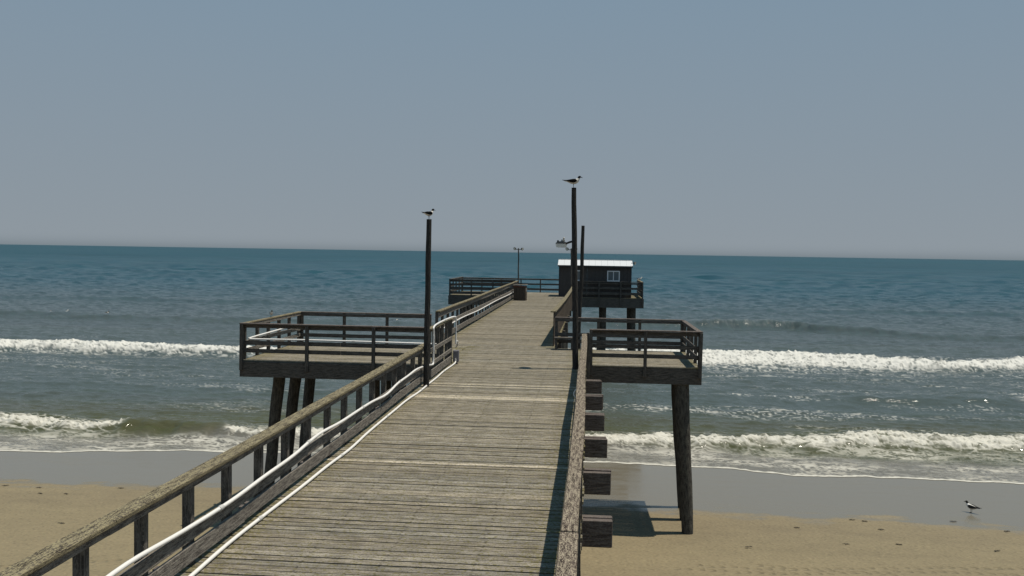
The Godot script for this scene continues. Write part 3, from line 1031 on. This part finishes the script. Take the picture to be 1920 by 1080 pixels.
func build_things():
	# bare wooden poles standing through the deck
	var gp := "bare wooden poles"
	var a := thing("wooden_pole", "dark bare pole at the left railing with a gull on top", "pole", Vector3(-3.86, DECK, -21.1), 0.0, gp)
	mi(a, "shaft", pole_mesh(Vector3(0, -0.05, 0), Vector3(0.02, 4.04, 0), 0.076, 0.062, 0.012, 310), M.pole)
	var b := thing("wooden_pole", "tallest dark pole at the right railing carrying a lamp arm", "pole", Vector3(-0.31, DECK, -25.1), 0.0, gp)
	mi(b, "shaft", pole_mesh(Vector3(0, -0.05, 0), Vector3(-0.14, 5.12, 0), 0.088, 0.068, 0.016, 311), M.pole)
	var arm := mi(b, "lamp_arm", tube_mesh(smooth_pts([Vector3(-0.08, 3.62, 0), Vector3(-0.20, 3.60, -0.03), Vector3(-0.34, 3.55, -0.10)]), [0.03], 8), M.black)
	arm.set_meta("label", "short black lamp arm")
	var head := part(b, "lamp_head")
	var lc := Vector3(-0.47, 3.54, -0.16)
	mi(head, "housing", tube_mesh([lc + Vector3(0, 0.075, 0), lc + Vector3(0, 0.065, 0), lc + Vector3(0, 0.035, 0), lc + Vector3(0, 0.004, 0)], [0.04, 0.10, 0.155, 0.172], 24), M.lamp_top)
	mi(head, "lens", tube_mesh([lc, lc - Vector3(0, 0.03, 0), lc - Vector3(0, 0.085, 0), lc - Vector3(0, 0.105, 0)], [0.165, 0.163, 0.152, 0.12], 24), M.bowl)
	mi(head, "sensor", tube_mesh([Vector3(-0.57, 3.58, -0.16), Vector3(-0.57, 3.64, -0.16)], [0.03, 0.026], 10), M.black)
	var d := thing("wooden_pole", "shorter dark pole standing just right of the tallest pole", "pole", Vector3(-0.29, DECK, -30.9), 0.0, gp)
	mi(d, "shaft", pole_mesh(Vector3(0, -0.05, 0), Vector3(0.06, 4.24, 0), 0.075, 0.058, 0.03, 312), M.pole)
	light_pole("thin pole with twin floodlights at the far end railing, left of hut", -5.74, -72.9, 3.62, 0.06)
	light_pole("thin floodlight pole in front of the hut roof beside the tallest pole", -1.22, -63.9, 3.62, 0.06)
	build_hut()
	# wooden bin at the end of the left railing
	var bx := thing("wooden_bin", "dark brown wooden bin with light lid at the end of the left railing", "bin", Vector3(-4.62, DECK, -60.4), deg_to_rad(-4.0))
	for k in 4:
		for s in [-1, 1]:
			timber(bx, "board", Vector3(-0.40 + 0.205 * k + 0.09, 0.0, s * 0.36), Vector3(-0.40 + 0.205 * k + 0.09, 0.98, s * 0.36), 0.19, 0.03, M.dark_brown, Vector3.BACK)
			timber(bx, "board", Vector3(s * 0.40, 0.0, -0.27 + 0.18 * k), Vector3(s * 0.40, 0.98, -0.27 + 0.18 * k), 0.172, 0.03, M.dark_brown, Vector3.RIGHT)
	timber(bx, "lid", Vector3(-0.47, 1.03, 0), Vector3(0.47, 1.08, 0), 0.84, 0.05, M.rail)
	timber(bx, "lid_trim", Vector3(-0.45, 0.965, 0.40), Vector3(0.45, 0.965, 0.40), 0.03, 0.10, M.red_brown)
	timber(bx, "notice", Vector3(0.425, 0.62, 0.12), Vector3(0.425, 0.86, 0.12), 0.10, 0.006, M.white_trim, Vector3.RIGHT, 0.001)
	# bench-like low crate at the start of the far right railing
	var bn := thing("tackle_bench", "low dark wooden bench at the end of the right closed railing", "bench", Vector3(-0.75, DECK, -30.05))
	timber(bn, "seat", Vector3(-0.36, 0.40, 0), Vector3(0.30, 0.40, 0), 0.30, 0.05, M.dark)
	for x in [-0.30, 0.24]:
		for z in [-0.11, 0.11]:
			timber(bn, "leg", Vector3(x, 0, z), Vector3(x, 0.375, z), 0.07, 0.06, M.dark, Vector3.BACK)
	# small electrical box by the end post of the tall railing
	var jb := thing("junction_box", "small grey electrical box beside the end post of left railing", "electrical box", Vector3(-3.80, DECK, -25.55))
	timber(jb, "case", Vector3(0, 0.06, 0), Vector3(0, 0.40, 0), 0.17, 0.12, M.grey_box, Vector3.BACK, 0.012)
	timber(jb, "cover", Vector3(0, 0.09, 0.066), Vector3(0, 0.37, 0.066), 0.14, 0.012, M.grey_box, Vector3.BACK, 0.004)
	timber(jb, "stand", Vector3(0, 0.0, 0), Vector3(0, 0.06, 0), 0.08, 0.06, M.grey_box, Vector3.BACK, 0.004)
	# white conduits
	var up := []
	var z := 1.5
	while z > -21.6:
		up.append(Vector3(-3.955 + 0.012 * sin(z * 1.7), DECK + 0.475 + 0.035 * sin(z * 0.9 + 1.0) + 0.02 * sin(z * 2.3), z))
		z -= 1.1
	up.append_array([Vector3(-3.92, DECK + 0.42, -21.9), Vector3(-3.90, DECK + 0.40, -22.2), Vector3(-3.90, DECK + 0.52, -22.3), Vector3(-3.90, DECK + 1.18, -22.3), Vector3(-3.91, DECK + 1.34, -22.38), Vector3(-3.94, DECK + 1.37, -23.3), Vector3(-3.92, DECK + 1.38, -24.8), Vector3(-3.88, DECK + 1.36, -25.7), Vector3(-3.86, DECK + 1.24, -25.86), Vector3(-3.86, DECK + 0.55, -25.86)])
	conduit("white conduit running along the middle of the left railing", up, 0.023)
	var lo := []
	z = 1.5
	while z > -24.4:
		lo.append(Vector3(-3.86 + 0.025 * sin(z * 0.8) + 0.012 * sin(z * 2.1), DECK + 0.028, z))
		z -= 1.2
	lo.append_array([Vector3(-3.82, DECK + 0.03, -25.0), Vector3(-3.80, DECK + 0.06, -25.40), Vector3(-3.80, DECK + 0.16, -25.44)])
	conduit("white conduit lying on the deck boards along the left edge", lo, 0.022)
	conduit("short white bent pipe above the grey electrical box", [Vector3(-3.87, DECK + 0.45, -25.90), Vector3(-3.82, DECK + 0.50, -25.85), Vector3(-3.79, DECK + 0.62, -25.75), Vector3(-3.80, DECK + 0.66, -25.70)], 0.022)
	conduit("white conduit around the railing of the left platform", [Vector3(-4.3, DECK + 0.585, -25.33), Vector3(-6.0, DECK + 0.60, -25.33), Vector3(-8.0, DECK + 0.61, -25.33), Vector3(-9.7, DECK + 0.60, -25.33), Vector3(-9.92, DECK + 0.60, -25.38), Vector3(-9.97, DECK + 0.62, -25.6), Vector3(-9.97, DECK + 0.64, -27.0), Vector3(-9.96, DECK + 0.66, -29.0), Vector3(-9.93, DECK + 0.64, -30.1)], 0.026)
	conduit("thin white conduit along the far left railing", [Vector3(-5.165, DECK + 0.50, -31.0), Vector3(-5.165, DECK + 0.55, -36.0), Vector3(-5.165, DECK + 0.50, -42.0), Vector3(-5.165, DECK + 0.53, -50.0), Vector3(-5.165, DECK + 0.50, -58.0), Vector3(-5.165, DECK + 0.54, -64.8)], 0.024)
	# small white hook of cable hanging at the right railing
	var hk := mi(self, "cable_hook", tube_mesh(smooth_pts([Vector3(-0.19, DECK + 0.36, -19.2), Vector3(-0.24, DECK + 0.30, -19.2), Vector3(-0.27, DECK + 0.23, -19.18), Vector3(-0.24, DECK + 0.17, -19.16), Vector3(-0.19, DECK + 0.13, -19.16)]), [0.012], 7), M.pvc)
	tag(hk, "small pale curl of cable on the inner side of the right railing", "cable")
	# gulls
	var laughing := {"hood": Color(0.012, 0.012, 0.013), "mantle": Color(0.008, 0.009, 0.010), "bill": Color(0.03, 0.02, 0.018)}
	var pale := {"hood": Color(0.62, 0.60, 0.57), "mantle": Color(0.28, 0.30, 0.32), "bill": Color(0.30, 0.22, 0.08)}
	var brown := {"hood": Color(0.05, 0.045, 0.04), "mantle": Color(0.045, 0.040, 0.034), "bill": Color(0.02, 0.02, 0.02)}
	gull("gull", "black-headed gull on top of the tallest pole, facing right", Vector3(-0.475, DECK + 5.115, -25.1), 4, 1.26, laughing)
	var l2 := laughing.duplicate()
	l2["look"] = 0.006
	gull("gull", "black-headed gull on top of the left pole", Vector3(-3.845, DECK + 4.035, -21.1), 55, 0.98, l2)
	var lp := pale.duplicate()
	lp["legs"] = false
	gull("gull", "white-headed gull sitting on the lamp", Vector3(-0.74, DECK + 3.515, -25.28), -75, 0.80, lp)
	gull("gull", "small dark bird on the left platform corner railing", Vector3(-10.10, DECK + 1.083, -27.6), -60, 0.85, brown)
	gull("gull", "pale gull standing on the far right platform railing by the hut", Vector3(3.98, DECK + 1.21, -69.5), 15, 1.15, pale)
	var bird := {"hood": Color(0.03, 0.028, 0.026), "mantle": Color(0.035, 0.034, 0.033), "bill": Color(0.03, 0.02, 0.018)}
	gull("gull", "gull standing alone on the wet sand at right", Vector3(12.85, sand_height(12.85, -30.4), -30.4), 125, 1.35, bird)
	var fw := pale.duplicate()
	fw["legs"] = false
	var fd := brown.duplicate()
	fd["legs"] = false
	gull("gull", "white seabird floating beyond the left breakers", Vector3(-66.0, SEA - 0.02, -107.0), 20, 2.2, fw)
	gull("gull", "smaller dark seabird floating left of the white one", Vector3(-68.6, SEA - 0.02, -108.2), 160, 1.5, fd)
	gull("gull", "dark seabird floating alone in front of the far swell", Vector3(-60.3, SEA - 0.02, -106.5), 60, 2.2, fd)
	fd = fd.duplicate()
	fd["flying"] = true
	gull("gull", "dark bird with spread wings low over water behind left platform", Vector3(-19.6, 0.9, -90.0), 80, 1.0, fd)
	gull("gull", "distant speck of a gull flying high in the sky", Vector3(72.0, 42.0, -150.0), 30, 1.0, fd)
	# seaweed scraps on the sand
	var spots := [Vector3(-19.9, 0, -28.7), Vector3(-18.6, 0, -28.6), Vector3(-18.05, 0, -27.8), Vector3(-17.2, 0, -27.9), Vector3(-15.9, 0, -29.0), Vector3(-15.2, 0, -24.4), Vector3(8.5, 0, -28.7), Vector3(8.85, 0, -28.55), Vector3(11.7, 0, -29.0), Vector3(9.0, 0, -27.6), Vector3(7.5, 0, -25.7), Vector3(9.0, 0, -25.9), Vector3(6.5, 0, -27.4), Vector3(4.6, 0, -25.0), Vector3(12.9, 0, -28.0), Vector3(11.6, 0, -25.7)]
	for k in spots.size():
		var p: Vector3 = spots[k]
		var s := SurfaceTool.new()
		s.begin(Mesh.PRIMITIVE_TRIANGLES)
		for q in 9:
			var c := Vector3(rng.randf_range(-0.08, 0.08), 0.006, rng.randf_range(-0.03, 0.03))
			var an := rng.randf_range(-0.6, 0.6)
			var l := rng.randf_range(0.03, 0.07)
			var v := Vector3(cos(an), 0, sin(an)) * l
			s.append_from(tube_mesh([c - v, c + Vector3(0, 0.012, 0), c + v], [0.004, 0.009, 0.003], 5), 0, Transform3D())
		var o := mi(self, "seaweed_scrap", s.commit(), M.weed)
		o.position = Vector3(p.x, sand_height(p.x, p.z) + (0.01 if p.z < -26 else 0.02), p.z)
		o.rotation.y = rng.randf_range(-0.4, 0.4)
		tag(o, "small dark scrap of seaweed on the sand to the %s of the pier" % ("left" if p.x < 0 else "right"), "seaweed", "seaweed scraps on the sand")

# ------------------------------------------------------------------ scene
func _ready():
	rng.seed = 7
	var cam := Camera3D.new()
	cam.name = "camera"
	cam.position = Vector3(0, 8.2, 0)
	cam.rotation_degrees = Vector3(-2.31, 4.91, 0.9)
	cam.fov = 35.98
	cam.near = 0.1
	cam.far = 60000.0
	add_child(cam)
	cam.current = true
	var we := WorldEnvironment.new()
	we.name = "environment"
	var env := Environment.new()
	env.background_mode = Environment.BG_SKY
	var sky := Sky.new()
	var sm := ProceduralSkyMaterial.new()
	sm.sky_top_color = Color(0.340, 0.540, 0.680)
	sm.sky_horizon_color = Color(0.560, 0.596, 0.625)
	sm.sky_curve = 0.45
	sm.ground_horizon_color = Color(0.42, 0.47, 0.50)
	sm.ground_bottom_color = Color(0.25, 0.28, 0.28)
	sm.sun_angle_max = 0.5
	sky.sky_material = sm
	env.sky = sky
	env.tonemap_mode = Environment.TONE_MAPPER_LINEAR
	env.tonemap_exposure = 1.0
	env.sdfgi_enabled = true
	env.ssao_enabled = true
	env.ssil_enabled = true
	we.environment = env
	add_child(we)
	var sun := DirectionalLight3D.new()
	sun.name = "sun"
	sun.light_energy = 1.5
	sun.light_angular_distance = 0.53
	sun.light_color = Color(1.0, 0.965, 0.90)
	sun.shadow_enabled = true
	add_child(sun)
	sun.look_at_from_position(Vector3.ZERO, Vector3(-0.275, -1.0, 0.05), Vector3.FORWARD)

	M.deck = deck_material()
	M.rail = wood_material(60, lin(0.215, 0.196, 0.175), lin(0.064, 0.056, 0.050), lin(0.27, 0.245, 0.205), 0.05)  # lighter copy of the timber: sunlight put into the colour of sun-facing boards
	M.cap = wood_material(63, lin(0.142, 0.124, 0.096), lin(0.030, 0.024, 0.018), lin(0.28, 0.24, 0.14), 0.22)
	M.cap2 = wood_material(66, lin(0.150, 0.118, 0.098), lin(0.034, 0.025, 0.020), lin(0.33, 0.285, 0.205), 0.12)
	M.post = wood_material(69, lin(0.135, 0.122, 0.109), lin(0.046, 0.041, 0.036), lin(0.17, 0.155, 0.13), 0.0)
	M.dark = wood_material(72, lin(0.112, 0.102, 0.093), lin(0.040, 0.036, 0.033), lin(0.145, 0.132, 0.112), 0.0)  # darker copy of the timber: shade of camera-facing and underside pieces in its colour
	M.beam = wood_material(74, lin(0.145, 0.122, 0.112), lin(0.060, 0.048, 0.043), lin(0.18, 0.16, 0.14), 0.0)
	M.dark_brown = wood_material(75, lin(0.105, 0.082, 0.065), lin(0.040, 0.031, 0.025), lin(0.12, 0.10, 0.075), 0.0)
	M.red_brown = wood_material(77, lin(0.16, 0.065, 0.045), lin(0.06, 0.025, 0.02), lin(0.18, 0.09, 0.06), 0.0)
	M.pile = wood_material(78, lin(0.090, 0.083, 0.075), lin(0.030, 0.028, 0.026), lin(0.11, 0.105, 0.085), 0.06)
	M.pole = wood_material(81, lin(0.050, 0.047, 0.044), lin(0.020, 0.019, 0.018), lin(0.07, 0.064, 0.058), 0.0)
	M.siding = wood_material(84, lin(0.085, 0.078, 0.075), lin(0.055, 0.050, 0.048), lin(0.09, 0.08, 0.075), 0.0)
	M.trim_dark = flat_mat(lin(0.03, 0.03, 0.032), 0.7)
	M.white_roof = flat_mat(lin(0.54, 0.545, 0.55), 0.55)
	M.white_trim = flat_mat(lin(0.66, 0.67, 0.68), 0.5)
	M.pane = flat_mat(lin(0.13, 0.15, 0.16), 0.05)  # grey-blue stands in for sky reflected in the glass
	M.pvc = flat_mat(lin(0.72, 0.70, 0.67), 0.45)
	M.pvc_grey = flat_mat(lin(0.50, 0.49, 0.47), 0.5)
	M.black = flat_mat(lin(0.02, 0.02, 0.022), 0.6)
	M.bowl = flat_mat(lin(0.62, 0.62, 0.54), 0.3)
	M.bowl.transparency = BaseMaterial3D.TRANSPARENCY_ALPHA
	M.bowl.albedo_color.a = 0.55
	M.lens = flat_mat(lin(0.55, 0.56, 0.50), 0.25)
	M.lamp_top = flat_mat(lin(0.10, 0.10, 0.10), 0.6)
	M.grey_box = flat_mat(lin(0.16, 0.155, 0.175), 0.6)
	M.weed = flat_mat(lin(0.06, 0.048, 0.03), 0.8)
	var fe := StandardMaterial3D.new()
	fe.vertex_color_use_as_albedo = true
	fe.roughness = 0.9
	fe.metallic_specular = 0.15
	M.feather = fe

	build_sand()
	print("sand ", Time.get_ticks_msec())
	build_sea()
	print("sea ", Time.get_ticks_msec())
	build_pier()
	build_things()
	print("planks ", plank_total, " done ", Time.get_ticks_msec())
